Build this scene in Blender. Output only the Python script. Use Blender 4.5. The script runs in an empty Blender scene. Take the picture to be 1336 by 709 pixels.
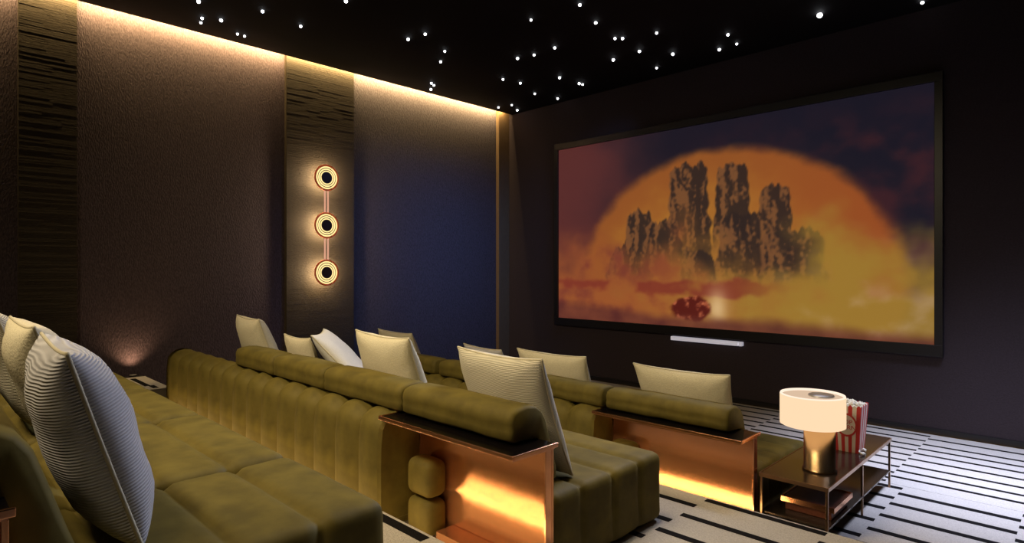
import bpy, bmesh, math, random
from mathutils import Vector, Matrix, noise
random.seed(7)
C = bpy.context.scene.collection
SC = bpy.context.scene
PI = math.pi

# ------------------------------------------------------------------ camera, world, lights, exposure
cam = bpy.data.cameras.new('camera'); co = bpy.data.objects.new('camera', cam); C.objects.link(co)
cam.sensor_fit = 'HORIZONTAL'; cam.sensor_width = 36.0
cam.lens = 36.0 * 780.0 / 1336.0
cam.shift_y = -2.5 / 1336.0
cam.clip_start = 0.02
co.location = (0, 0, 1.73); co.rotation_euler = (PI / 2, 0, math.radians(44.5))
SC.camera = co
SC.view_settings.view_transform = 'Standard'
SC.view_settings.look = 'None'
SC.view_settings.exposure = 0.0
SC.view_settings.gamma = 1.0
SC.view_settings.use_curve_mapping = False
w = bpy.data.worlds.new('world'); SC.world = w; w.use_nodes = True
w.node_tree.nodes['Background'].inputs[0].default_value = (0.004, 0.004, 0.006, 1)
w.node_tree.nodes['Background'].inputs[1].default_value = 1.0

def area(name, loc, target, sx, sy, power, col, spread=180):
    l = bpy.data.lights.new(name, 'AREA'); l.shape = 'RECTANGLE'; l.size = sx; l.size_y = sy
    l.energy = power; l.color = col; l.spread = math.radians(spread)
    o = bpy.data.objects.new(name, l); C.objects.link(o); o.location = loc
    d = Vector(target) - Vector(loc)
    o.rotation_euler = d.to_track_quat('-Z', 'Y').to_euler()
    return o
def point(name, loc, power, col, r=0.03):
    l = bpy.data.lights.new(name, 'POINT'); l.energy = power; l.color = col; l.shadow_soft_size = r
    o = bpy.data.objects.new(name, l); C.objects.link(o); o.location = loc
    return o
def spot(name, loc, target, power, col, ang, blend=0.6, r=0.05):
    l = bpy.data.lights.new(name, 'SPOT'); l.energy = power; l.color = col; l.spot_size = math.radians(ang); l.spot_blend = blend
    l.shadow_soft_size = r
    o = bpy.data.objects.new(name, l); C.objects.link(o); o.location = loc
    o.rotation_euler = (Vector(target) - Vector(loc)).to_track_quat('-Z', 'Y').to_euler()
    return o
WARM = (1.0, 0.80, 0.48); AMBER = (1.0, 0.50, 0.14); COOL = (0.64, 0.71, 1.0)
# warm ceiling panels behind and over the seats, and a cool one at the front right
area('ceiling_panel_rear', (-3.2, -1.0, 4.3), (-3.6, 2.0, 0.8), 3.0, 0.5, 62, (1.0, 0.80, 0.50), 100)
area('ceiling_panel_seats', (-2.9, 2.0, 4.4), (-2.9, 2.6, 0.4), 2.5, 0.8, 20, (1.0, 0.80, 0.48), 90)
area('ceiling_panel_front', (-0.1, 5.6, 4.3), (-0.6, 6.1, 0.0), 0.8, 0.8, 58, COOL, 54)
area('side_wash', (-4.4, 6.0, 4.4), (-7.5, 5.9, 1.4), 2.4, 0.3, 20, (0.14, 0.36, 1.0), 70)
area('screen_glow_fill', (-2.6, 6.6, 4.3), (-2.6, 0.8, 1.0), 2.0, 0.4, 34, (0.66, 0.74, 1.0), 66)  # added fill boosting the screen's cool glow towards the rows, no fixture here
spot('aisle_fill_spot', (-2.05, 3.1, 4.4), (-1.35, 3.2, 0.0), 150, (1.0, 0.80, 0.54), 46, 0.8, 0.12)  # added fill spot, brightens the middle tier rug and the chaise top

# ------------------------------------------------------------------ materials
def mat(name, col, rough=0.6, metal=0.0, bump=0.0, scale=60.0, var=0.0, sheen=0.0, emit=None, estr=0.0, spec=0.5, stretch=None, coat=0.0, detail=4.0):
    m = bpy.data.materials.new(name); m.use_nodes = True
    nt = m.node_tree; b = nt.nodes['Principled BSDF']
    b.inputs['Base Color'].default_value = (*col, 1); b.inputs['Roughness'].default_value = rough
    b.inputs['Metallic'].default_value = metal; b.inputs['Specular IOR Level'].default_value = spec
    if sheen:
        b.inputs['Sheen Weight'].default_value = sheen; b.inputs['Sheen Roughness'].default_value = 0.4
        b.inputs['Sheen Tint'].default_value = (min(1, col[0] * 4), min(1, col[1] * 4), min(1, col[2] * 4), 1)
    if coat: b.inputs['Coat Weight'].default_value = coat
    if emit:
        b.inputs['Emission Color'].default_value = (*emit, 1); b.inputs['Emission Strength'].default_value = estr
    if bump or var:
        tc = nt.nodes.new('ShaderNodeTexCoord'); mp = nt.nodes.new('ShaderNodeMapping')
        nt.links.new(tc.outputs['Object'], mp.inputs['Vector'])
        if stretch: mp.inputs['Scale'].default_value = stretch
        n = nt.nodes.new('ShaderNodeTexNoise'); n.inputs['Scale'].default_value = scale; n.inputs['Detail'].default_value = detail
        nt.links.new(mp.outputs['Vector'], n.inputs['Vector'])
        if var:
            r = nt.nodes.new('ShaderNodeValToRGB')
            r.color_ramp.elements[0].position = 0.3; r.color_ramp.elements[1].position = 0.7
            r.color_ramp.elements[0].color = (*[c * (1 - var) for c in col], 1)
            r.color_ramp.elements[1].color = (*[min(1, c * (1 + var)) for c in col], 1)
            nt.links.new(n.outputs['Fac'], r.inputs['Fac']); nt.links.new(r.outputs['Color'], b.inputs['Base Color'])
        if bump:
            bp = nt.nodes.new('ShaderNodeBump'); bp.inputs['Strength'].default_value = bump; bp.inputs['Distance'].default_value = 0.01
            nt.links.new(n.outputs['Fac'], bp.inputs['Height']); nt.links.new(bp.outputs['Normal'], b.inputs['Normal'])
    return m
def emitter(name, col, s):
    m = bpy.data.materials.new(name); m.use_nodes = True; nt = m.node_tree
    nt.nodes.remove(nt.nodes['Principled BSDF'])
    e = nt.nodes.new('ShaderNodeEmission'); e.inputs[0].default_value = (*col, 1); e.inputs[1].default_value = s
    nt.links.new(e.outputs[0], nt.nodes['Material Output'].inputs[0])
    return m
def ribbed(name, col, freq, axis='Z'):
    m = mat(name, col, 0.85, sheen=0.15)
    nt = m.node_tree; b = nt.nodes['Principled BSDF']
    tc = nt.nodes.new('ShaderNodeTexCoord'); wv = nt.nodes.new('ShaderNodeTexWave')
    wv.bands_direction = axis; wv.inputs['Scale'].default_value = freq; wv.inputs['Distortion'].default_value = 0.0
    wv.inputs['Detail'].default_value = 1.0
    nt.links.new(tc.outputs['Object'], wv.inputs['Vector'])
    bp = nt.nodes.new('ShaderNodeBump'); bp.inputs['Strength'].default_value = 0.5; bp.inputs['Distance'].default_value = 0.008
    nt.links.new(wv.outputs['Fac'], bp.inputs['Height']); nt.links.new(bp.outputs['Normal'], b.inputs['Normal'])
    r = nt.nodes.new('ShaderNodeValToRGB')
    r.color_ramp.elements[0].color = (*[c * 0.72 for c in col], 1); r.color_ramp.elements[1].color = (*col, 1)
    nt.links.new(wv.outputs['Fac'], r.inputs['Fac']); nt.links.new(r.outputs['Color'], b.inputs['Base Color'])
    return m
M = {}
M['velvet'] = mat('olive_velvet', (0.120, 0.091, 0.0165), 0.7, bump=0.25, scale=9, var=0.25, sheen=0.12, spec=0.25)
M['cream'] = mat('cream_linen', (0.62, 0.56, 0.40), 0.9, bump=0.35, scale=120, var=0.08, spec=0.2)
M['white_linen'] = mat('white_linen', (0.72, 0.70, 0.66), 0.9, bump=0.3, scale=120, var=0.05, spec=0.2)
M['cord'] = ribbed('cream_corduroy', (0.62, 0.57, 0.44), 44.0)
M['greycord'] = ribbed('grey_corduroy', (0.55, 0.54, 0.56), 36.0)
M['piping'] = mat('cream_piping', (0.55, 0.49, 0.34), 0.8, bump=0.2, scale=200)
M['copper'] = mat('brushed_copper', (0.80, 0.37, 0.17), 0.15, 0.82, bump=0.05, scale=90, stretch=(1, 1, 12))
M['copperrim'] = mat('polished_copper', (0.80, 0.38, 0.20), 0.2, 1.0, bump=0.02, scale=60)
M['gloss'] = mat('black_gloss_lacquer', (0.004, 0.003, 0.003), 0.12, bump=0.02, scale=4, spec=0.3)
M['bronze'] = mat('dark_bronze_mirror', (0.10, 0.07, 0.05), 0.16, 0.75, bump=0.02, scale=5, var=0.15)
M['bronze_leg'] = mat('bronze_leg', (0.36, 0.22, 0.13), 0.28, 0.95, bump=0.02, scale=40)
M['brass'] = mat('brushed_brass', (0.62, 0.42, 0.22), 0.26, 1.0, bump=0.06, scale=80, stretch=(14, 14, 0.4))
M['brown'] = mat('reddish_brown_leather', (0.20, 0.06, 0.03), 0.4, bump=0.2, scale=90, var=0.15)
M['rug'] = mat('cream_carpet', (0.46, 0.42, 0.37), 0.95, bump=0.6, scale=140, var=0.16, spec=0.1)
M['stripe'] = mat('black_carpet_stripe', (0.008, 0.007, 0.007), 0.95, bump=0.5, scale=140, var=0.2, spec=0.1)
M['floor'] = mat('dark_floor', (0.02, 0.016, 0.013), 0.5, bump=0.1, scale=12, var=0.2)
M['wallscreen'] = mat('aubergine_plaster', (0.040, 0.029, 0.033), 0.85, bump=0.2, scale=70, var=0.15, spec=0.2)
M['wallback'] = mat('dark_wall', (0.02, 0.017, 0.02), 0.9, bump=0.2, scale=50, var=0.15)
M['fabric'] = mat('aubergine_grasscloth', (0.070, 0.049, 0.060), 0.8, bump=1.0, scale=34, var=0.35, stretch=(1, 2.6, 1.0), spec=0.3, detail=8)
M['bluelit'] = mat('blue_lit_grasscloth', (0.068, 0.056, 0.068), 0.8, bump=1.0, scale=34, var=0.35, stretch=(1, 2.6, 1.0), spec=0.3, detail=8)  # same grasscloth, tinted bluer to carry the blue light on that panel
M['stone'] = mat('dark_split_stone', (0.046, 0.034, 0.022), 0.75, bump=0.4, scale=40, var=0.3, stretch=(1, 0.8, 5), spec=0.3, detail=8)
M['strip'] = mat('brown_timber_strip', (0.16, 0.10, 0.05), 0.6, bump=0.2, scale=30, var=0.2, stretch=(6, 6, 0.4))
M['ceiling'] = mat('black_ceiling', (0.006, 0.005, 0.006), 0.8, spec=0.15, bump=0.03, scale=2, var=0.1)
M['frame'] = mat('black_satin_frame', (0.008, 0.007, 0.008), 0.35, bump=0.02, scale=30)
M['white'] = mat('white_plastic', (0.8, 0.78, 0.8), 0.4, bump=0.02, scale=20)
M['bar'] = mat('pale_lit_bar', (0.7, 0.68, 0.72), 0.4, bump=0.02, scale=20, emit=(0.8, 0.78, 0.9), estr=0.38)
M['red'] = mat('red_card', (0.55, 0.035, 0.03), 0.6, bump=0.05, scale=60)
M['card'] = mat('white_card', (0.75, 0.66, 0.55), 0.6, bump=0.05, scale=60)
M['popcorn'] = mat('popcorn', (0.8, 0.74, 0.58), 0.8, bump=0.5, scale=80, var=0.12)
M['opal'] = emitter('opal_glass_lit', (1.0, 0.70, 0.44), 1.05)
M['opaltop'] = emitter('opal_glass_top_lit', (1.0, 0.72, 0.50), 0.72)
M['opalrim'] = emitter('opal_rim_lit', (1.0, 0.80, 0.64), 1.15)
M['cap'] = mat('grey_metal_cap', (0.55, 0.52, 0.5), 0.35, 0.6, bump=0.02, scale=20)
M['led'] = emitter('warm_led', (1.0, 0.62, 0.22), 14.0)
M['ledbar'] = emitter('warm_led_bar', (1.0, 0.62, 0.22), 3.0)
M['star'] = emitter('star_point', (0.93, 0.95, 1.0), 9.0)
M['cove'] = emitter('cove_led', (1.0, 0.72, 0.36), 6.0)
M['ring'] = emitter('sconce_glow_ring', (1.0, 0.72, 0.30), 1.35)
M['redring'] = mat('copper_red_ring', (0.50, 0.10, 0.04), 0.35, 0.6, bump=0.02, scale=20, emit=(0.9, 0.15, 0.03), estr=0.12)
M['rod'] = emitter('sconce_lit_rod', (0.85, 0.42, 0.28), 0.85)
M['disc'] = mat('dark_red_disc', (0.03, 0.012, 0.010), 0.35, bump=0.1, scale=200)

# ------------------------------------------------------------------ helpers
def mesh_obj(name, verts, faces, m, parent=None, smooth=True, loc=None):
    me = bpy.data.meshes.new(name); me.from_pydata([tuple(v) for v in verts], [], faces); me.update()
    for mm in (m if isinstance(m, (list, tuple)) else [m]): me.materials.append(mm)
    if smooth: me.polygons.foreach_set('use_smooth', [True] * len(me.polygons))
    o = bpy.data.objects.new(name, me); C.objects.link(o)
    if parent: o.parent = parent
    if loc: o.location = loc
    return o
def bm_obj(name, bm, m, parent=None, smooth=False):
    me = bpy.data.meshes.new(name)
    bmesh.ops.recalc_face_normals(bm, faces=bm.faces)
    bm.to_mesh(me); bm.free()
    for mm in (m if isinstance(m, (list, tuple)) else [m]): me.materials.append(mm)
    if smooth: me.polygons.foreach_set('use_smooth', [True] * len(me.polygons))
    o = bpy.data.objects.new(name, me); C.objects.link(o)
    if parent: o.parent = parent
    return o
def thing(name, label, cat, loc=(0, 0, 0), rotz=0, group=None):
    o = bpy.data.objects.new(name, None); C.objects.link(o); o.location = loc; o.rotation_euler = (0, 0, rotz)
    o.empty_display_size = 0.1
    return tag(o, label, cat, group)
def tag(o, label, cat, group=None):
    o['label'] = label; o['category'] = cat
    if group: o['group'] = group
    return o
def struct(o):
    o['kind'] = 'structure'; return o
def bx(bm, x0, x1, y0, y1, z0, z1, bev=0.0, mi=0, seg=2):
    r = bmesh.ops.create_cube(bm, size=1.0)
    vs = r['verts']
    for v in vs:
        v.co = Vector(((x0 + x1) / 2 + v.co.x * (x1 - x0), (y0 + y1) / 2 + v.co.y * (y1 - y0), (z0 + z1) / 2 + v.co.z * (z1 - z0)))
    fs = set(f for v in vs for f in v.link_faces)
    for f in fs: f.material_index = mi
    if bev:
        es = list(set(e for v in vs for e in v.link_edges))
        bmesh.ops.bevel(bm, geom=es, offset=bev, segments=seg, affect='EDGES', profile=0.5)
def box(name, x0, x1, y0, y1, z0, z1, m, parent=None, bev=0.0, seg=2):
    bm = bmesh.new(); bx(bm, x0, x1, y0, y1, z0, z1, bev, 0, seg)
    return bm_obj(name, bm, m, parent)
def cyl(bm, cx, cy, z0, z1, r0, r1=None, n=32, caps=True):
    r1 = r0 if r1 is None else r1
    r = bmesh.ops.create_cone(bm, cap_ends=caps, segments=n, radius1=r0, radius2=r1, depth=z1 - z0)
    bmesh.ops.translate(bm, verts=r['verts'], vec=(cx, cy, (z0 + z1) / 2))
    return r['verts']
def lathe(prof, n=40, cx=0, cy=0):
    v = []; f = []
    for (r, z) in prof:
        for k in range(n):
            a = 2 * PI * k / n; v.append((cx + r * math.cos(a), cy + r * math.sin(a), z))
    for i in range(len(prof) - 1):
        for k in range(n):
            k2 = (k + 1) % n
            f.append((i * n + k, i * n + k2, (i + 1) * n + k2, (i + 1) * n + k))
    return v, f
def copy_tree(o, parent=None):
    c = o.copy(); C.objects.link(c)
    if parent: c.parent = parent
    for ch in list(o.children): copy_tree(ch, c)
    return c
def lattice_box(xs, ys, zs, rad, disp=None):
    """rounded upholstery block: lattice on the six faces, rounded edges, optional inward displacement(p, n)"""
    nx, ny, nz = len(xs) - 1, len(ys) - 1, len(zs) - 1
    vd = {}; V = []; F = []
    lo = Vector((xs[0] + rad, ys[0] + rad, zs[0] + rad)); hi = Vector((xs[-1] - rad, ys[-1] - rad, zs[-1] - rad))
    def vid(i, j, k):
        if (i, j, k) in vd: return vd[(i, j, k)]
        p = Vector((xs[i], ys[j], zs[k]))
        c = Vector((min(max(p.x, lo.x), hi.x), min(max(p.y, lo.y), hi.y), min(max(p.z, lo.z), hi.z)))
        d = p - c
        n = d.normalized() if d.length > 1e-9 else Vector((0, 0, 1))
        q = c + n * rad
        if disp: q = q - n * disp(p, n)
        V.append(q); vd[(i, j, k)] = len(V) - 1
        return len(V) - 1
    for i in range(nx):
        for j in range(ny):
            F.append((vid(i, j, 0), vid(i, j + 1, 0), vid(i + 1, j + 1, 0), vid(i + 1, j, 0)))
            F.append((vid(i, j, nz), vid(i + 1, j, nz), vid(i + 1, j + 1, nz), vid(i, j + 1, nz)))
    for i in range(nx):
        for k in range(nz):
            F.append((vid(i, 0, k), vid(i + 1, 0, k), vid(i + 1, 0, k + 1), vid(i, 0, k + 1)))
            F.append((vid(i, ny, k), vid(i, ny, k + 1), vid(i + 1, ny, k + 1), vid(i + 1, ny, k)))
    for j in range(ny):
        for k in range(nz):
            F.append((vid(0, j, k), vid(0, j, k + 1), vid(0, j + 1, k + 1), vid(0, j + 1, k)))
            F.append((vid(nx, j, k), vid(nx, j + 1, k), vid(nx, j + 1, k + 1), vid(nx, j, k + 1)))
    return V, F
def edged(a, b, r, n):
    """coordinates from a to b with extra samples inside the rounded edge of radius r"""
    e = [0, 0.10, 0.28, 0.55, 1.0]
    l = [a + r * t for t in e] + [a + r + (b - a - 2 * r) * i / n for i in range(1, n)] + [b - r * t for t in reversed(e)]
    return l

# ------------------------------------------------------------------ room shell
XL, YS, ZC = -7.586, 7.559, 4.475
XR, YB = 2.6, -2.6
T2, T3 = 0.28, 0.56
struct(box('floor', XL, XR, YB, YS, -0.12, 0.0, M['floor']))
def platform(name, segs, z):
    bm = bmesh.new()
    for (x0, x1, y0, y1, z0) in segs: bx(bm, x0, x1, y0, y1, z0, z)
    return struct(bm_obj(name, bm, M['floor']))
platform('floor', [(XL, XR, 1.625, 3.57, 0.0)], T2)
platform('floor', [(XL, XR, YB, 1.625, 0.0), (XL, -6.56, 1.625, 1.85, T2)], T3)
struct(box('wall_back', XL, XR, YB - 0.12, YB, 0, ZC + 0.4, M['wallback']))
struct(box('wall_right', XR, XR + 0.12, YB - 0.12, YS + 0.12, 0, ZC + 0.4, M['wallback']))
struct(box('wall_front', XL - 0.12, XR, YS, YS + 0.12, 0, ZC + 0.4, M['wallscreen']))
wl = struct(box('wall_left', XL - 0.12, XL, YB - 0.12, YS, 0, ZC + 0.4, M['wallback']))
XE = -7.43
struct(box('ceiling', XE, XR, YB, YS, ZC, ZC + 0.06, M['ceiling']))
struct(box('ceiling', XL, XR, YB, YS, ZC + 0.30, ZC + 0.36, M['ceiling']))
# wall panels between the stone columns (parts of the left wall)
for (y0, y1, mm) in ((YB, 0.783, 'fabric'), (1.252, 3.475, 'fabric'), (4.456, 7.30, 'bluelit')):
    box('fabric_panel', XL, XL + 0.02, y0, y1, 0.0, ZC + 0.3, M[mm], wl)
def stone_column(y0, y1):
    b = box('stone_column', XL, XL + 0.075, y0, y1, 0.0, ZC + 0.3, M['stone'], wl)
    bm = bmesh.new(); z = 0.0
    while z < ZC + 0.25:
        h = random.uniform(0.018, 0.034); y = y0
        while y < y1 - 1e-4:
            l = random.uniform(0.18, 0.5); ye = min(y1, y + l)
            if y1 - ye < 0.1: ye = y1
            bx(bm, XL + 0.07, XL + 0.075 + random.uniform(0.0008, 0.004), y, ye, z, z + h - 0.003)
            y = ye
        z += h
    s = bm_obj('stone_ledge', bm, M['stone'], b); s['kind'] = 'stuff'
stone_column(0.783, 1.252); stone_column(3.475, 4.456)
box('corner_pilaster', XL, XL + 0.09, 7.30, YS, 0.0, ZC + 0.3, M['strip'], wl, 0.004)
struct(box('baseboard_front', -7.4, XR, YS - 0.018, YS, 0.0, 0.07, M['frame']))
struct(box('trim_1', -7.4, XR, YS - 0.055, YS - 0.018, 0.0, 0.012, M['brass']))
# cove light strip lying in the slot above the ceiling edge, and its light
cv = tag(box('cove_light_strip', XE + 0.01, XE + 0.04, YB + 0.05, YS - 0.05, ZC + 0.062, ZC + 0.08, M['cove']),
         'warm light strip in the ceiling slot along the panelled left wall', 'light strip')
cl = area('cove_light', (XE - 0.012, (YB + YS) / 2, ZC + 0.085), (XE - 0.10, (YB + YS) / 2, ZC - 0.1), 0.02, 9.8, 360, (1.0, 0.69, 0.29), 180)
cl.rotation_euler = (0, math.radians(76), 0)

# ------------------------------------------------------------------ carpets with inlaid stripes
def rug(label, x0, x1, y0, y1, z, edges, rows_a, rows_b, th):
    """edges: X of the column joints; even columns take rows_a, odd ones rows_b"""
    t = thing('striped_rug', label, 'rug', ((x0 + x1) / 2, (y0 + y1) / 2, z))
    px, py = t.location.x, t.location.y
    box('pile', x0 - px, x1 - px, y0 - py, y1 - py, 0.0, 0.012, M['rug'], t, 0.003)
    me = None
    for i in range(len(edges) - 1):
        for y in (rows_a if i % 2 == 0 else rows_b):
            a, b = edges[i], edges[i + 1]
            o = box('stripe', a - px, b - px, y - th / 2 - py, y + th / 2 - py, 0.006, 0.0145, M['stripe'], t)
    return t
A = [7.39, 7.165, 6.93, 6.735, 6.52, 6.31, 6.07, 5.875, 5.70, 5.60]
Bq = [7.28, 7.02, 6.82, 6.62, 6.40, 6.165, 5.955, 5.76]
rug('pale rug with close black dashes running to the screen wall', -6.6, 2.2, 5.56, 7.495, 0.0, [-3.40, -2.68, -1.96, -1.24, 0.35, 1.07, 1.79], A, Bq, 0.042) 
rug('pale rug with wide black dashes under the side table', -6.6, 2.2, 3.60, 5.555, 0.0, [-2.535, -1.817, -1.10, -0.382, 0.336, 1.054, 1.772],
    [5.345, 5.08, 4.795, 4.49, 4.21, 3.93, 3.68], [5.475, 5.215, 4.94, 4.66, 4.33, 4.06, 3.80], 0.055)
rug('pale striped rug on the middle tier behind the front sofa', -7.3, 2.2, 1.66, 3.55, T2, [-4.55, -3.85, -3.15, -2.45, -1.75, -1.057, -0.36, 0.34, 1.04, 1.74],
    [3.505, 3.20, 2.93, 2.65, 2.38, 2.10], [3.37, 3.075, 2.79, 2.52, 2.25, 1.98], 0.048)
t3 = rug('pale striped rug on the top tier beside the nearest sofa', -6.5, 2.2, -0.6, 1.61, T3, [-6.26, -5.56, -4.86, -4.16, -3.46, -2.76, -2.06, -1.36, -0.66, 0.04, 0.74],
    [1.495, 1.20, 0.92, 0.63], [1.565, 1.35, 1.06, 0.78], 0.05)
rug('small strip of striped rug on the step at the left wall', -7.4, -6.57, 1.62, 1.84, T3, [-7.3, -6.75, -6.58], [1.70], [1.73], 0.05)

# ------------------------------------------------------------------ sofas
def chan_profile():
    # (y, z) relative to the back plane / sofa floor, from the floor up and over
    p = [(0.02, 0.06), (0.0, 0.14), (0.0, 0.26), (0.0, 0.38), (0.002, 0.48), (0.008, 0.54)]
    for a in (200, 222, 246, 268, 290, 312, 335, 358):
        r = math.radians(a - 20); 
        p.append((0.14 - 0.135 * math.cos(math.radians(a - 180)) , 0.545 + 0.125 * math.sin(math.radians(a - 180))))
    p += [(0.285, 0.50), (0.29, 0.40)]
    return p
CP = chan_profile()
def channel_mesh(w):
    prof = CP; n = len(prof); S = [0, 0.04, 0.11, 0.22, 0.36, 0.5, 0.64, 0.78, 0.89, 0.96, 1]
    V = []; F = []
    for s in S:
        b = 0.045 * (1 - abs(2 * s - 1) ** 2.6) - 0.045
        for i, (y, z) in enumerate(prof):
            y0, z0 = prof[max(0, i - 1)]; y1, z1 = prof[min(n - 1, i + 1)]
            d = Vector((y1 - y0, z1 - z0)); d.normalize(); nrm = (-d.y, d.x)
            V.append((w * s, y + nrm[0] * b, z + nrm[1] * b))
    for k in range(len(S) - 1):
        for i in range(n - 1):
            F.append((k * n + i, (k + 1) * n + i, (k + 1) * n + i + 1, k * n + i + 1))
    return V, F
def back_cushion_mesh(w):
    # folded head roll: rests on the back, its body runs down to the seat; profile (y, z)
    prof = [(0.30, 0.425), (0.295, 0.56), (0.29, 0.655), (0.20, 0.663), (0.125, 0.665), (0.104, 0.680), (0.100, 0.715), (0.104, 0.735), (0.099, 0.748), (0.101, 0.775), (0.115, 0.803), (0.15, 0.818),
            (0.21, 0.822), (0.27, 0.815), (0.315, 0.79), (0.345, 0.74), (0.375, 0.65), (0.41, 0.55), (0.43, 0.48), (0.435, 0.43), (0.37, 0.412)]
    n = len(prof); cy = sum(p[0] for p in prof) / n; cz = 0.70
    V = []; F = []
    r = 0.045
    st = []
    for t in (0, 0.15, 0.4, 0.7, 1.0): st.append((r * t, 1 - 0.15 * (1 - math.sqrt(max(0, 1 - (1 - t) ** 2)))))
    rings = [(x, s) for x, s in st] + [(r + (w - 2 * r) * i / 6, 1) for i in range(1, 6)] + [(w - x, s) for x, s in reversed(st)]
    for q, (x, s) in enumerate(rings):
        for i, (y, z) in enumerate(prof):
            wob = 0.006 * noise.noise(Vector((x * 5, y * 9, z * 9)))
            V.append((x, cy + (y - cy) * s + wob, cz + (z - cz) * s + wob))
    for k in range(len(rings) - 1):
        for i in range(n):
            j = (i + 1) % n
            F.append((k * n + i, k * n + j, (k + 1) * n + j, (k + 1) * n + i))
    F.append(tuple(range(n))[::-1]); F.append(tuple((len(rings) - 1) * n + i for i in range(n)))
    return V, F
STRIPS = [0.295, 0.52, 0.778, 1.025, 1.26]
def seat_mesh(w):
    xs = edged(0, w, 0.05, 8)
    ys = edged(0.295, 1.26, 0.05, 2)[:5]
    for a, b in zip(STRIPS[:-1], STRIPS[1:]):
        for t in (0.06, 0.12, 0.22, 0.36, 0.5, 0.64, 0.78, 0.88, 0.94, 1.0):
            y = a + (b - a) * t
            if y > ys[-1] + 0.01 and y < 1.20: ys.append(y)
    ys += edged(0.295, 1.26, 0.05, 2)[-5:]
    zs = edged(0.02, 0.405, 0.05, 6)
    def disp(p, n):
        g = 0.0
        if abs(n.y) < 0.9:
            for s in STRIPS[1:-1]:
                g = max(g, math.exp(-((p.y - s) / 0.020) ** 2))
        k = 1.0
        if p.z < 0.2: k = max(0.25, p.z / 0.2)
        return 0.020 * g * k + 0.004 * noise.noise(Vector((p.x * 6, p.y * 6, p.z * 6)))
    return lattice_box(xs, ys, zs, 0.05, disp)
def roll_block(y0, y1, x0, x1, z0, z1):
    return lattice_box(edged(x0, x1, 0.05, 2), edged(y0, y1, 0.05, 2), edged(z0, z1, 0.05, 2), 0.05)

def sofa(label, xr, yb, zf, tray_w, n_chan, chan_w, seats, rolls, led=True, panel_low=0.0):
    """xr right end; yb back plane; zf floor height; seats/rolls: right-hand X and width of each"""
    t = thing('modular_sofa', label, 'sofa', (xr, yb, zf))
    xt = -tray_w                                             # console spans xt..0, upholstered back left of it
    cm = None
    for i in range(n_chan):
        x0 = xt - (i + 1) * chan_w
        if cm is None:
            V, F = channel_mesh(chan_w); o = mesh_obj('back_channel', V, F, M['velvet'], t); cm = o.data
        else:
            o = bpy.data.objects.new('back_channel', cm); C.objects.link(o); o.parent = t
        o.location = (x0, 0, 0)
    xl = xt - n_chan * chan_w
    box('back_frame', xl + 0.01, xt - 0.01, 0.055, 0.27, 0.03, 0.58, M['velvet'], t)
    # padded end faces of the back
    for xx, s in ((xt, 1), (xl, -1)):
        pr = [(y, z) for (y, z) in CP] + [(0.29, 0.06)]
        n = len(pr); cy, cz = 0.145, 0.36
        V = [(xx - 0.012 * s, y, z) for y, z in pr] + [(xx + 0.006 * s, cy + (y - cy) * 0.9, cz + (z - cz) * 0.95) for y, z in pr]
        F = [(i, (i + 1) % n, n + (i + 1) % n, n + i) for i in range(n)] + [tuple(range(n, 2 * n))]
        bmq = bmesh.new()
        vv = [bmq.verts.new(v) for v in V]
        for f in F: bmq.faces.new([vv[i] for i in f])
        bm_obj('back_end', bmq, M['velvet'], t)
    sm = {}
    for (x1, w) in seats:
        k = round(w, 3)
        if k not in sm:
            V, F = seat_mesh(w - 0.008); o = mesh_obj('seat', V, F, M['velvet'], t); sm[k] = o.data
        else:
            o = bpy.data.objects.new('seat', sm[k]); C.objects.link(o); o.parent = t
        o.location = (x1 - w + 0.004, 0.0, 0)
    rm = {}
    for (x1, w) in rolls:
        k = round(w, 3)
        if k not in rm:
            V, F = back_cushion_mesh(w); o = mesh_obj('back_cushion', V, F, M['velvet'], t); rm[k] = o.data
        else:
            o = bpy.data.objects.new('back_cushion', rm[k]); C.objects.link(o); o.parent = t
        o.location = (x1 - w, 0, 0)
    # copper console
    pnl = box('copper_panel', xt + 0.004, 0.0, 0.275, 0.29, 0.016, 0.63, M['copper'], t, 0.002)
    box('panel_flange', -0.012, 0.0, 0.235, 0.275, 0.016, 0.63, M['copperrim'], t, 0.002)
    tr = box('console_tray', xt + 0.012, -0.012 + 0.02, 0.010, 0.29, 0.636, 0.655, M['gloss'], t)
    bm = bmesh.new()
    bx(bm, xt, 0.02, 0.0, 0.010, 0.638, 0.659, 0.003)
    bx(bm, 0.008, 0.02, 0.010, 0.30, 0.638, 0.659, 0.003)
    bx(bm, xt, xt + 0.012, 0.010, 0.29, 0.638, 0.659, 0.003)
    bx(bm, xt + 0.012, 0.008, 0.012, 0.285, 0.630, 0.636)
    bm_obj('tray_rim', bm, M['copperrim'], tr)
    # copper ledge at the foot of the panel
    box('copper_ledge', xt + 0.30, 0.0, 0.16, 0.275, 0.016, 0.075, M['copper'], t, 0.003)
    for (z0, z1) in ((0.02, 0.215), (0.225, 0.425)):
        V, F = roll_block(0.13, 0.272, xt + 0.06, xt + 0.27, z0, z1)
        mesh_obj('side_roll', V, F, M['velvet'], t)
    return t
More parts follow.
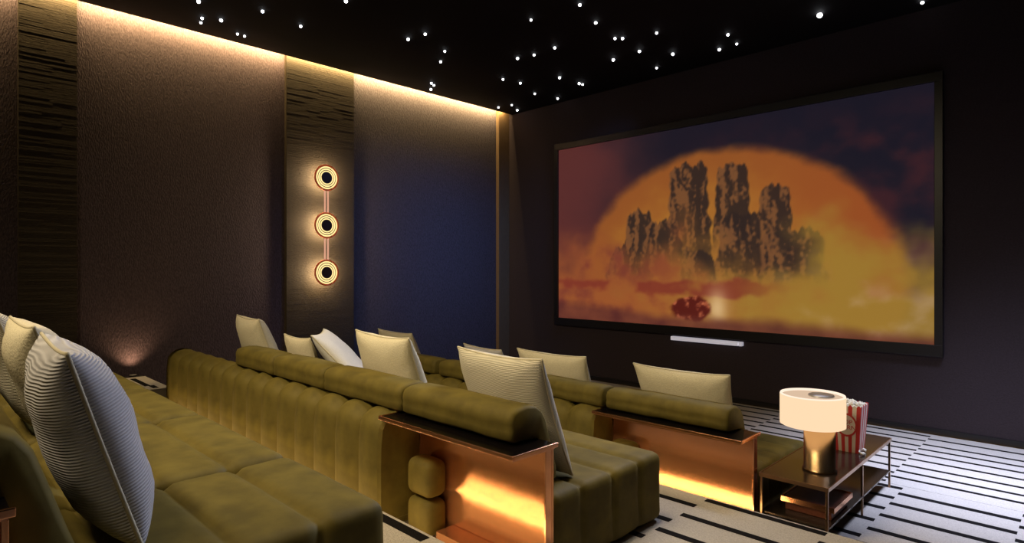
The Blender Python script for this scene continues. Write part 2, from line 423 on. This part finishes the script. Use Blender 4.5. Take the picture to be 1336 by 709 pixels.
# the three rows; each seat's y profile already starts at the back plane + 0.03
r2 = sofa('olive velvet modular sofa in the middle row with channelled back and cushions', -1.785, 1.80, T2, 1.0, 14, 0.2666,
     [(0, 0.945), (-0.945, 0.87), (-1.815, 0.90), (-2.715, 1.0), (-3.715, 1.02)],
     [(-0.09, 0.845), (-0.945, 0.86), (-1.815, 0.745), (-2.572, 0.70)], 0)
r1 = sofa('olive velvet modular sofa in the front row beside the lamp table', -1.61, 3.66, 0.0, 1.14, 14, 0.275,
     [(0, 1.12), (-1.12, 1.03), (-2.15, 1.04), (-3.19, 1.03), (-4.22, 0.77)],
     [(-0.115, 0.975), (-1.123, 0.98), (-2.15, 0.98), (-3.19, 0.98)], 0)
r3 = sofa('olive velvet modular sofa in the nearest row, cut off at the left', -1.68, -0.13, T3, 1.0, 14, 0.2666,
     [(0, 0.735), (-0.735, 1.03), (-1.765, 1.0), (-2.765, 1.0), (-3.765, 1.02)],
     [(-0.09, 0.86), (-0.96, 0.86), (-1.83, 0.86), (-2.86, 0.86)], 0)
# warm light strips at the foot of both step risers: they mirror in the copper consoles and wash up the channelled backs
def step_light(label, x0, x1, y, z, p):
    tag(box('step_light_strip', x0, x1, y + 0.001, y + 0.007, z, z + 0.014, M['ledbar']), label, 'light strip')
    area('step_light', ((x0 + x1) / 2, y + 0.009, z + 0.007), ((x0 + x1) / 2, y + 1.0, z + 0.25), x1 - x0, 0.014, p, (1.0, 0.68, 0.32), 170)
step_light('warm light strip at the foot of the step behind the middle sofa', -6.5, -1.80, 1.625, T2 + 0.05, 8)
step_light('warm light strip at the foot of the step behind the front sofa', -6.5, -1.63, 3.570, 0.03, 8)

# ------------------------------------------------------------------ cushions
def cushion_mesh(w, h, th, seed, pinch=0.07):
    n = 22; V = []; F = []; idx = {}
    def pos(u, v, s):
        x = w / 2 * u * (1 - pinch * (1 - v * v) * abs(u) ** 2)
        z = h / 2 * v * (1 - pinch * (1 - u * u) * abs(v) ** 2)
        e = max(0.0, (1 - abs(u) ** 2.6) * (1 - abs(v) ** 2.6))
        y = s * th / 2 * e ** 0.42
        wr = noise.noise(Vector((u * 2.2 + seed, v * 2.2, s * 3.0))) * 0.011 * e ** 0.4
        cr = 0.006 * math.sin(14 * (abs(u) - abs(v)) + seed) * (abs(u * v)) * e ** 0.3
        return (x, y + wr + cr, z)
    for s in (1, -1):
        for i in range(n + 1):
            for j in range(n + 1):
                u = math.sin((i / n - 0.5) * PI); v = math.sin((j / n - 0.5) * PI)
                k = (i, j) if (i in (0, n) or j in (0, n)) else (i, j, s)
                if k not in idx:
                    V.append(pos(u, v, s)); idx[k] = len(V) - 1
        for i in range(n):
            for j in range(n):
                q = []
                for a, b in ((i, j), (i + 1, j), (i + 1, j + 1), (i, j + 1)):
                    k = (a, b) if (a in (0, n) or b in (0, n)) else (a, b, s)
                    q.append(idx[k])
                F.append(tuple(q) if s < 0 else tuple(q[::-1]))
    border = [V[idx[(i, 0)]] for i in range(n)] + [V[idx[(n, j)]] for j in range(n)] + [V[idx[(n - i, n)]] for i in range(n)] + [V[idx[(0, n - j)]] for j in range(n)]
    return V, F, border
def tube(pts, r, closed=True, n=6):
    V = []; F = []; m = len(pts)
    for i in range(m):
        a = Vector(pts[(i - 1) % m]); b = Vector(pts[(i + 1) % m]); d = (b - a).normalized()
        u = d.orthogonal().normalized() if abs(d.y) > 0.9 else Vector((0, 1, 0)); v = d.cross(u).normalized(); u = v.cross(d)
        for k in range(n):
            t = 2 * PI * k / n; V.append(Vector(pts[i]) + (u * math.cos(t) + v * math.sin(t)) * r)
    for i in range(m if closed else m - 1):
        for k in range(n):
            F.append((i * n + k, i * n + (k + 1) % n, ((i + 1) % m) * n + (k + 1) % n, ((i + 1) % m) * n + k))
    return V, F
def cushion(label, loc, w, h, th, lean, yaw, m, seed, roll=0.0, group='scatter cushions on the sofas'):
    """loc: middle of the bottom edge"""
    t = thing('scatter_cushion', label, 'cushion', loc, 0, group)
    t.rotation_euler = (Matrix.Rotation(yaw, 3, 'Z') @ Matrix.Rotation(lean, 3, 'X') @ Matrix.Rotation(roll, 3, 'Y')).to_euler()
    V, F, bd = cushion_mesh(w, h, th, seed)
    V = [(x, y, z + h / 2) for x, y, z in V]; bd = [(x, y, z + h / 2) for x, y, z in bd]
    mesh_obj('cover', V, F, m, t)
    V, F = tube(bd, 0.006)
    mesh_obj('piping', V, F, M['piping'], t)
    return t
D = math.radians
Z2 = T2 + 0.405; Z1 = 0.405; Z3 = T3 + 0.405
# middle row
cushion('cream ribbed cushion with a dark edge above the near copper console', (-2.225, 2.38, Z2 + 0.01), 0.66, 0.64, 0.20, D(20), D(-3), M['cord'], 1)
cushion('plump plain cream cushion second from the right in the middle row', (-3.29, 2.38, Z2 + 0.01), 0.68, 0.66, 0.20, D(20), D(-4), M['cream'], 2)
cushion('white cushion tilted far back and turned sideways in the middle row', (-4.14, 2.69, Z2 + 0.012), 0.52, 0.72, 0.16, D(42), D(-38), M['white_linen'], 3)
cushion('low cream cushion just left of the white tilted cushion in the middle row', (-4.54, 2.34, Z2 + 0.01), 0.44, 0.53, 0.12, D(17), D(0), M['cream'], 4)
cushion('cream cushion at the far left of the middle row against the wall panel', (-5.42, 2.38, Z2 + 0.01), 0.66, 0.65, 0.22, D(20), D(-6), M['cream'], 5)
# front row
cushion('wide cream cushion nearest the lamp in the front row', (-2.22, 4.25, Z1 + 0.015), 0.78, 0.62, 0.18, D(22), D(0), M['cream'], 6)
cushion('cream cushion in the front row below the left end of the screen', (-3.48, 4.25, Z1 + 0.015), 0.80, 0.62, 0.18, D(22), D(0), M['cream'], 7)
cushion('grey ribbed cushion of the front row peeking over the nearer ribbed cushion', (-4.38, 4.27, Z1 + 0.015), 0.66, 0.58, 0.16, D(22), D(-8), M['greycord'], 8)
cushion('cream cushion of the front row standing before the blue-lit wall panel', (-5.85, 4.25, Z1 + 0.015), 0.76, 0.64, 0.18, D(22), D(-4), M['cream'], 9)
# nearest row
cushion('big grey corduroy cushion leaning nearest the camera at lower left', (-2.20, 0.475, Z3 + 0.005), 0.68, 0.57, 0.23, D(17), D(-3), M['greycord'], 10)
cushion('cream creased cushion at the left edge behind the big corduroy one', (-2.98, 0.52, Z3 + 0.01), 0.66, 0.59, 0.20, D(20), D(0), M['cream'], 11)
cushion('pale striped cushion showing only its top behind the big corduroy one', (-3.72, 0.48, Z3 + 0.01), 0.72, 0.60, 0.18, D(20), D(0), M['cord'], 12)

# ------------------------------------------------------------------ projection screen and bar
scr = thing('projection_screen', 'huge black framed screen glowing with an orange desert sun picture', 'screen', (-3.775, YS, 0.93))
x0, x1, z0, z1 = -6.325, -1.225, 0.945, 3.685
bm = bmesh.new()
def fr(a, b, c, d): return box('frame_bar', a + 3.775, b + 3.775, -0.06, 0.0, c - 0.93, d - 0.93, M['frame'], scr, 0.004)
fr(x0 - 0.075, x1 + 0.075, z1, z1 + 0.10); fr(x0 - 0.075, x1 + 0.075, z0 - 0.12, z0)
fr(x0 - 0.075, x0, z0, z1); fr(x1, x1 + 0.075, z0, z1)
NX, NZ = 300, 162
def lerp(a, b, t): return tuple(p + (q - p) * t for p, q in zip(a, b))
def sst(a, b, x):
    t = max(0.0, min(1.0, (x - a) / (b - a))); return t * t * (3 - 2 * t)
def fbm(x, y, o=4):
    s = 0; a = 0.5; 
    for k in range(o):
        s += a * noise.noise(Vector((x, y, 3.7 * k))); x *= 2.03; y *= 2.03; a *= 0.5
    return s
BUTTES = [  # (x, base z, top z, half width) flat-topped craggy cliffs standing in front of the sun disc
    (-3.40, 2.10, 3.10, 0.20), (-4.02, 2.00, 3.16, 0.26), (-2.86, 2.00, 2.78, 0.17), (-4.80, 1.90, 2.60, 0.20),
    (-4.42, 1.80, 2.42, 0.26), (-3.30, 1.75, 2.45, 0.26), (-2.66, 1.62, 2.22, 0.32), (-4.98, 1.55, 2.05, 0.30), (-3.88, 1.58, 2.00, 0.20)]
def paint(x, z):
    n = fbm(x * 1.1, z * 1.3); n2 = fbm(x * 2.6 + 9, z * 3.2, 5)
    u = (x - x0) / (x1 - x0); v = (z - z0) / (z1 - z0)
    sky = lerp((86, 42, 40), (36, 27, 36), sst(0.05, 0.5, u + 0.15 * n))
    sky = lerp(sky, (24, 22, 34), sst(0.5, 1.0, u * 0.6 + v * 0.5 + 0.25 * n))
    sky = lerp(sky, (70, 32, 36), 0.7 * sst(-0.25, 0.55, n2 + 0.6 * n) * sst(0.3, 0.7, u) * sst(1.05, 0.75, v))
    sky = lerp(sky, (124, 64, 40), sst(0.62, 0.2, v + 0.3 * n) * sst(0.35, 0.0, u))
    dx = (x + 3.62) / 2.22; dz = (z - 1.55) / 1.80; r = math.sqrt(dx * dx + dz * dz)
    disc = lerp((164, 108, 42), (142, 80, 36), sst(0.4, 0.95, r + 0.25 * n2))
    disc = lerp(disc, (146, 74, 34), sst(0.55, 0.95, u + 0.1 * n))
    c = lerp(disc, sky, sst(0.93, 1.03, r + 0.05 * n2))
    for (mx, b, t, hw) in BUTTES:
        k = (z - b) / (t - b)
        if -0.5 < k < 1.3:
            jag = 0.10 * noise.noise(Vector((x * 9, mx * 3, 2))) + 0.05 * noise.noise(Vector((x * 23, mx, 5)))
            top = t + jag - 0.25 * max(0.0, abs(x - mx) / hw - 0.75)
            hwk = hw * (1.0 + 0.35 * (1 - min(1, max(0, k))) ** 1.4) * (1 + 0.18 * noise.noise(Vector((mx * 5, z * 7, 1))))
            d = (x - mx) / hwk
            if abs(d) < 1.1 and z < top + 0.04:
                a = sst(1.06, 0.94, abs(d)) * sst(top + 0.02, top - 0.02, z) * sst(-0.45, 0.35, k + 0.35 * n2)
                face = noise.noise(Vector((x * 13 + mx * 7, z * 3.5, 0))) + 0.6 * noise.noise(Vector((x * 26, z * 20, mx)))
                lit = sst(-0.15, 0.45, face - 0.35 * d)
                rock = lerp((46, 34, 31), (140, 88, 50), 0.7 * lit)
                c = lerp(c, rock, a * 0.93)
    # dust and dunes
    fog = sst(0.52, 0.16, v + 0.5 * n + 0.12 * n2 - 0.06 * sst(0.7, 1.0, u))
    fc = lerp((150, 82, 42), (152, 118, 46), sst(0.25, 0.8, u + 0.25 * n2))
    fc = lerp(fc, (172, 140, 92), sst(-0.05, 0.55, n2 + 0.4 * n) * sst(0.55, 0.9, u))
    fc = lerp(fc, (112, 48, 42), 0.8 * sst(-0.15, 0.45, -n2 - 0.3 * n) * sst(0.62, 0.15, u))
    c = lerp(c, fc, 0.92 * fog)
    c = lerp(c, (120, 46, 36), 0.8 * sst(0.05, 0.02, abs(v - 0.19 - 0.05 * n2)) * sst(0.1, 0.3, n + 0.3) * sst(0.75, 0.55, u))
    # dark red boulder with a bright plume beside it
    bxx = (x + 3.98) / 0.33; bz = (z - 1.18) / 0.20; rr = math.sqrt(bxx * bxx + bz * bz) + 0.5 * n2
    gx = math.exp(-(((x + 3.60) / 0.14) ** 2 + ((z - 1.22) / 0.24) ** 2))
    c = lerp(c, (225, 190, 140), 0.75 * gx)
    c = lerp(c, lerp((84, 26, 20), (176, 92, 60), sst(0.0, 0.3, fbm(x * 9, z * 9))), sst(1.05, 0.8, rr))
    ground = sst(0.085, 0.02, v + 0.05 * n + 0.05 * (u - 0.5))
    c = lerp(c, lerp((74, 34, 34), (112, 58, 44), 0.5 + n2), ground * 0.85)
    return c
def lin(c):
    c = max(0, min(255, c)) / 255.0
    return c / 12.92 if c <= 0.04045 else ((c + 0.055) / 1.055) ** 2.4
V = []; F = []; cols = []
for j in range(NZ + 1):
    for i in range(NX + 1):
        x = x0 + (x1 - x0) * i / NX; z = z0 + (z1 - z0) * j / NZ
        V.append((x + 3.775, -0.03, z - 0.93)); cols.append([lin(q) for q in paint(x, z)])
for j in range(NZ):
    for i in range(NX):
        a = j * (NX + 1) + i; F.append((a, a + 1, a + NX + 2, a + NX + 1))
pm = bpy.data.materials.new('screen_picture'); pm.use_nodes = True; nt = pm.node_tree
at_ = nt.nodes.new('ShaderNodeAttribute'); at_.attribute_name = 'picture'
bs = nt.nodes['Principled BSDF']; bs.inputs['Base Color'].default_value = (0.01, 0.01, 0.01, 1); bs.inputs['Roughness'].default_value = 0.6
bs.inputs['Specular IOR Level'].default_value = 0.1
nt.links.new(at_.outputs['Color'], bs.inputs['Emission Color']); bs.inputs['Emission Strength'].default_value = 1.0
so = mesh_obj('screen_surface', V, F, pm, scr)
ca = so.data.color_attributes.new('picture', 'FLOAT_COLOR', 'POINT')
ca.data.foreach_set('color', [q for c in cols for q in (*c, 1.0)])

sb = thing('soundbar', 'slim white bar mounted on the wall under the screen', 'soundbar', (-3.76, YS, 0.775))
box('bar_body', -0.505, 0.455, -0.07, 0.0, -0.027, 0.027, M['bar'], sb, 0.008)
box('bar_end', 0.46, 0.505, -0.07, 0.0, -0.027, 0.027, M['bar'], sb, 0.008)

# ------------------------------------------------------------------ wall sconce
XSC = -7.475
sc = thing('wall_sconce', 'triple ring brass wall light glowing on the dark stone column', 'wall light', (XSC, 3.953, 1.66))
def ring(r, tr, z, m, parent, x=0.125, name='glow_ring'):
    pts = [(x, r * math.cos(2 * PI * k / 36), z + r * math.sin(2 * PI * k / 36)) for k in range(36)]
    V, F = tube(pts, tr, True, 8)
    return mesh_obj(name, V, F, m, parent)
def xdisc(r, xa, xb, z, m, parent, name):
    bm = bmesh.new()
    bmesh.ops.create_cone(bm, cap_ends=True, segments=36, radius1=r, radius2=r, depth=xb - xa, matrix=Matrix.Translation(((xa + xb) / 2, 0, z)) @ Matrix.Rotation(PI / 2, 4, 'Y'))
    return bm_obj(name, bm, m, parent)
for z in (0.03, 0.66, 1.295):
    p = xdisc(0.165, 0.105, 0.125, z, M['disc'], sc, 'ring_plate')
    ring(0.166, 0.011, z, M['redring'], p, 0.127, 'outer_ring')
    ring(0.142, 0.0095, z, M['ring'], p, 0.131); ring(0.113, 0.0095, z, M['ring'], p, 0.131); ring(0.086, 0.008, z, M['ring'], p, 0.131)
    xdisc(0.075, 0.125, 0.137, z, M['disc'], p, 'centre_disc')
    xdisc(0.03, -0.01, 0.105, z, M['disc'], p, 'mount')
    for k in range(6):
        a = PI / 3 * k + 0.5
        point('sconce_light', (XSC + 0.07, 3.953 + 0.12 * math.cos(a), 1.66 + z + 0.12 * math.sin(a)), 3.4, (1.0, 0.74, 0.42), 0.02)
for (a, b) in ((0.20, 0.49), (0.83, 1.125)):
    for y in (-0.022, 0.022):
        bm = bmesh.new(); cyl(bm, 0.12, y, a, b, 0.011, n=10); bm_obj('connecting_rod', bm, M['rod'], sc, True)

# ------------------------------------------------------------------ starry ceiling
STARS = [(-7.294, 2.858), (-7.286, 2.773), (-7.248, 2.356), (-7.107, 2.323), (-7.01, 2.49), (-6.687, 2.152), (-6.533, 3.191), (-6.449, 2.718), (-7.374, 7.172), (-7.27, 7.529),
 (-7.187, 5.627), (-7.132, 5.534), (-7.38, 5.72), (-7.109, 7.228), (-6.391, 7.019), (-6.309, 5.054), (-6.306, 7.48), (-6.238, 6.161), (-6.181, 6.468), (-5.973, 4.851), (-5.972, 4.283),
 (-5.7, 4.333), (-5.597, 6.683), (-5.584, 3.221), (-5.563, 7.098), (-5.557, 7.174), (-5.484, 5.686), (-5.243, 5.746), (-4.888, 5.741), (-4.612, 6.615), (-4.533, 4.916), (-4.373, 7.306),
 (-4.193, 6.59), (-4.173, 6.021), (-4.108, 6.085), (-4.062, 5.484), (-3.938, 6.977), (-3.907, 4.997), (-3.726, 6.226), (-3.438, 7.248), (-3.2, 7.224), (-3.149, 6.865), (-2.183, 7.025), (-1.32, 7.46)]
kz = (ZC - 1.73) / (4.531 - 1.73)
STARS = [(max(x * kz, XE + 0.04), min(y * kz, YS - 0.03)) for x, y in STARS]
def colpx(p): return (0.713 * p[0] + 0.701 * p[1]) / (-0.701 * p[0] + 0.713 * p[1])
STARS.sort(key=colpx)
ORD = ['first', 'second', 'third', 'fourth', 'fifth', 'sixth', 'seventh', 'eighth', 'ninth', 'tenth', 'eleventh', 'twelfth', 'thirteenth', 'fourteenth', 'fifteenth', 'sixteenth',
       'seventeenth', 'eighteenth', 'nineteenth', 'twentieth', 'twenty-first', 'twenty-second', 'twenty-third', 'twenty-fourth', 'twenty-fifth', 'twenty-sixth', 'twenty-seventh', 'twenty-eighth',
       'twenty-ninth', 'thirtieth', 'thirty-first', 'thirty-second', 'thirty-third', 'thirty-fourth', 'thirty-fifth', 'thirty-sixth', 'thirty-seventh', 'thirty-eighth', 'thirty-ninth', 'fortieth',
       'forty-first', 'forty-second', 'forty-third', 'forty-fourth']
sme = None
for i, (x, y) in enumerate(STARS):
    if sme is None:
        bm = bmesh.new(); bmesh.ops.create_icosphere(bm, subdivisions=2, radius=0.5)
        o = bm_obj('star_light', bm, M['star'], None, True); sme = o.data
    else:
        o = bpy.data.objects.new('star_light', sme); C.objects.link(o)
    s = random.uniform(0.026, 0.036)
    if i == len(STARS) - 2: s = 0.055
    o.scale = (s, s, s); o.location = (x, y, ZC - s * 0.3)
    tag(o, 'tiny white star light on the black ceiling, %s from the left' % ORD[i], 'star light', 'star lights in the ceiling')

# ------------------------------------------------------------------ side table
tb = thing('side_table', 'low two tier dark bronze side table with slim legs by the front sofa', 'table', (-1.38, 4.69, 0.0))
ax, bxw, ay, by = -0.205, 0.205, -0.76, 0.765
box('table_top', ax, bxw, ay, by, 0.382, 0.400, M['bronze'], tb, 0.002)
bm = bmesh.new()
for q in ((ax - 0.006, bxw + 0.006, ay - 0.006, ay), (ax - 0.006, bxw + 0.006, by, by + 0.006), (ax - 0.006, ax, ay, by), (bxw, bxw + 0.006, ay, by)): bx(bm, *q, 0.378, 0.402)
bm_obj('edge_band', bm, M['bronze_leg'], tb)
box('lower_shelf', ax, bxw, ay + 0.02, by - 0.02, 0.138, 0.152, M['bronze'], tb, 0.002)
for xx in (ax, bxw - 0.014):
    for yy in (ay, -0.01, by - 0.014):
        box('leg', xx, xx + 0.014, yy, yy + 0.014, 0.012, 0.378, M['bronze_leg'], tb, 0.001)
# lamp
lp = thing('table_lamp', 'table lamp with wide glowing opal drum shade and brass cylinder base', 'lamp', (-1.325, 4.26, 0.40))
V, F = lathe([(0.0, 0.0), (0.098, 0.0), (0.105, 0.006), (0.105, 0.014), (0.096, 0.018), (0.096, 0.30), (0.0, 0.30)], 40)
mesh_obj('base', V, F, M['brass'], lp, True)
V, F = lathe([(0.04, 0.288), (0.192, 0.288), (0.200, 0.292), (0.200, 0.488), (0.199, 0.490)], 64, -0.05, 0.015)
sh = mesh_obj('lamp_shade', V, F, M['opal'], lp)
V, F = lathe([(0.199, 0.490), (0.197, 0.497), (0.189, 0.497), (0.187, 0.482)], 64, -0.05, 0.015)
mesh_obj('shade_rim', V, F, M['opalrim'], sh)
V, F = lathe([(0.188, 0.482), (0.10, 0.482), (0.0, 0.482)], 64, -0.05, 0.015)
mesh_obj('shade_top', V, F, M['opaltop'], sh)
V, F = lathe([(0.0, 0.496), (0.075, 0.496), (0.08, 0.492), (0.08, 0.484)], 36, 0.0, 0.035)
mesh_obj('top_cap', V, F, M['cap'], sh)
point('lamp_light', (-1.36, 4.27, 0.66), 1.2, (1.0, 0.62, 0.30), 0.06)
# popcorn bucket
pb = thing('popcorn_bucket', 'red and white striped popcorn bucket on the table behind the lamp', 'bucket', (-1.315, 4.90, 0.40))
def bucket():
    V = []; F = []; mi = []
    b, t, h, ns = 0.076, 0.098, 0.335, 7
    cs = [(-1, -1), (1, -1), (1, 1), (-1, 1)]
    for s in range(4):
        p, q = cs[s], cs[(s + 1) % 4]
        for i in range(ns):
            f0, f1 = i / ns, (i + 1) / ns; base = len(V)
            for f, hh, ww in ((f0, 0, b), (f1, 0, b), (f1, h, t), ((f0 + f1) / 2, h + 0.014, t), (f0, h, t)):
                V.append(((p[0] + (q[0] - p[0]) * f) * ww, (p[1] + (q[1] - p[1]) * f) * ww, hh))
            F.append(tuple(range(base, base + 5))); mi.append(i % 2)
    base = len(V); V += [(-b, -b, 0.003), (b, -b, 0.003), (b, b, 0.003), (-b, b, 0.003)]; F.append((base + 3, base + 2, base + 1, base)); mi.append(1)
    o = mesh_obj('striped_carton', V, F, [M['red'], M['card']], pb, False)
    o.data.polygons.foreach_set('material_index', mi)
    sol = o.modifiers.new('thickness', 'SOLIDIFY'); sol.thickness = 0.003
    return o
bk = bucket()
def on_front(u, zz, off): # point on the -Y face
    k = zz / 0.335; return (u, -(0.076 + 0.022 * k) - off, zz)
def ell(rx, rz, rin, off, m, name):
    V = []; F = []; n = 32
    for k in range(n):
        a = 2 * PI * k / n
        V.append(on_front(rx * math.cos(a), 0.20 + rz * math.sin(a), off)); V.append(on_front(rx * rin * math.cos(a), 0.20 + rz * rin * math.sin(a), off))
    for k in range(n):
        j = (k + 1) % n; F.append((2 * k, 2 * j, 2 * j + 1, 2 * k + 1))
    return mesh_obj(name, V, F, m, bk, False)
e1 = ell(0.070, 0.085, 0.0, 0.003, M['card'], 'emblem_oval'); e2 = ell(0.072, 0.087, 0.84, 0.0036, M['red'], 'emblem_ring')
for word, zz in (('POP', 0.208), ('CORN', 0.168)):
    cu = bpy.data.curves.new('lettering', 'FONT'); cu.body = word; cu.size = 0.045; cu.align_x = 'CENTER'; cu.extrude = 0.0006
    tmp = bpy.data.objects.new('lettering', cu)
    me = bpy.data.meshes.new_from_object(tmp); bpy.data.objects.remove(tmp)
    me.materials.clear(); me.materials.append(M['red'])
    o = bpy.data.objects.new('lettering', me); C.objects.link(o); o.parent = bk
    o.location = on_front(0, zz, 0.004); o.rotation_euler = (PI / 2 - math.atan(0.022 / 0.335) * -1, 0, 0)
bm = bmesh.new()
for k in range(150):
    u, v = random.uniform(-1, 1), random.uniform(-1, 1)
    r = random.uniform(0.010, 0.016)
    bmesh.ops.create_icosphere(bm, subdivisions=1, radius=r, matrix=Matrix.Translation((u * 0.084, v * 0.084, 0.32 + 0.035 * (1 - max(abs(u), abs(v)) ** 2) + random.uniform(-0.006, 0.012))))
bx(bm, -0.09, 0.09, -0.09, 0.09, 0.29, 0.315)
pc = bm_obj('popcorn', bm, M['popcorn'], pb); pc['kind'] = 'stuff'
for i, (x, y, lab) in enumerate(((-1.235, 4.84, 'loose popcorn kernel on the table close to the striped bucket'), (-1.205, 4.80, 'loose popcorn kernel nearest the table edge beside the bucket'),
                                 (-1.222, 4.90, 'loose popcorn kernel farthest back beside the striped bucket'))):
    bm = bmesh.new()
    for k in range(5):
        bmesh.ops.create_icosphere(bm, subdivisions=1, radius=random.uniform(0.009, 0.014), matrix=Matrix.Translation((random.uniform(-0.01, 0.01), random.uniform(-0.01, 0.01), 0.012 + random.uniform(0, 0.008))))
    o = bm_obj('popcorn_kernel', bm, M['popcorn']); o.location = (x, y, 0.40)
    tag(o, lab, 'popcorn', 'loose popcorn on the table')
# lidded box on the lower shelf
lb = thing('lidded_box', 'flat reddish brown box with a copper edged lid on the lower table shelf', 'box', (-1.345, 4.22, 0.152))
box('box_body', -0.135, 0.145, -0.14, 0.20, 0.0, 0.058, M['brown'], lb, 0.004)
lid = box('lid', -0.15, 0.165, -0.16, 0.22, 0.058, 0.076, M['brown'], lb, 0.003)
bm = bmesh.new()
bx(bm, -0.154, 0.169, -0.164, -0.160, 0.056, 0.088); bx(bm, 0.165, 0.169, -0.16, 0.22, 0.056, 0.088); bx(bm, -0.154, 0.169, 0.22, 0.224, 0.056, 0.088); bx(bm, -0.154, -0.15, -0.16, 0.22, 0.056, 0.088)
bm_obj('lid_edge', bm, M['copperrim'], lid)
# small floor uplight against the left wall
ul = thing('floor_uplight', 'small warm uplight at the foot of the left wall behind the nearest sofa', 'light', (-7.46, 1.74, T3 + 0.016))
bm = bmesh.new(); cyl(bm, 0, 0, 0, 0.012, 0.04, n=20); bm_obj('housing', bm, M['frame'], ul)
bm = bmesh.new(); cyl(bm, 0, 0, 0.012, 0.015, 0.033, n=20); bm_obj('lens', bm, M['cap'], ul)
spot('uplight_beam', (-7.46, 1.74, T3 + 0.05), (-7.58, 1.76, 2.0), 14, (1.0, 0.62, 0.32), 110, 1.0, 0.03)
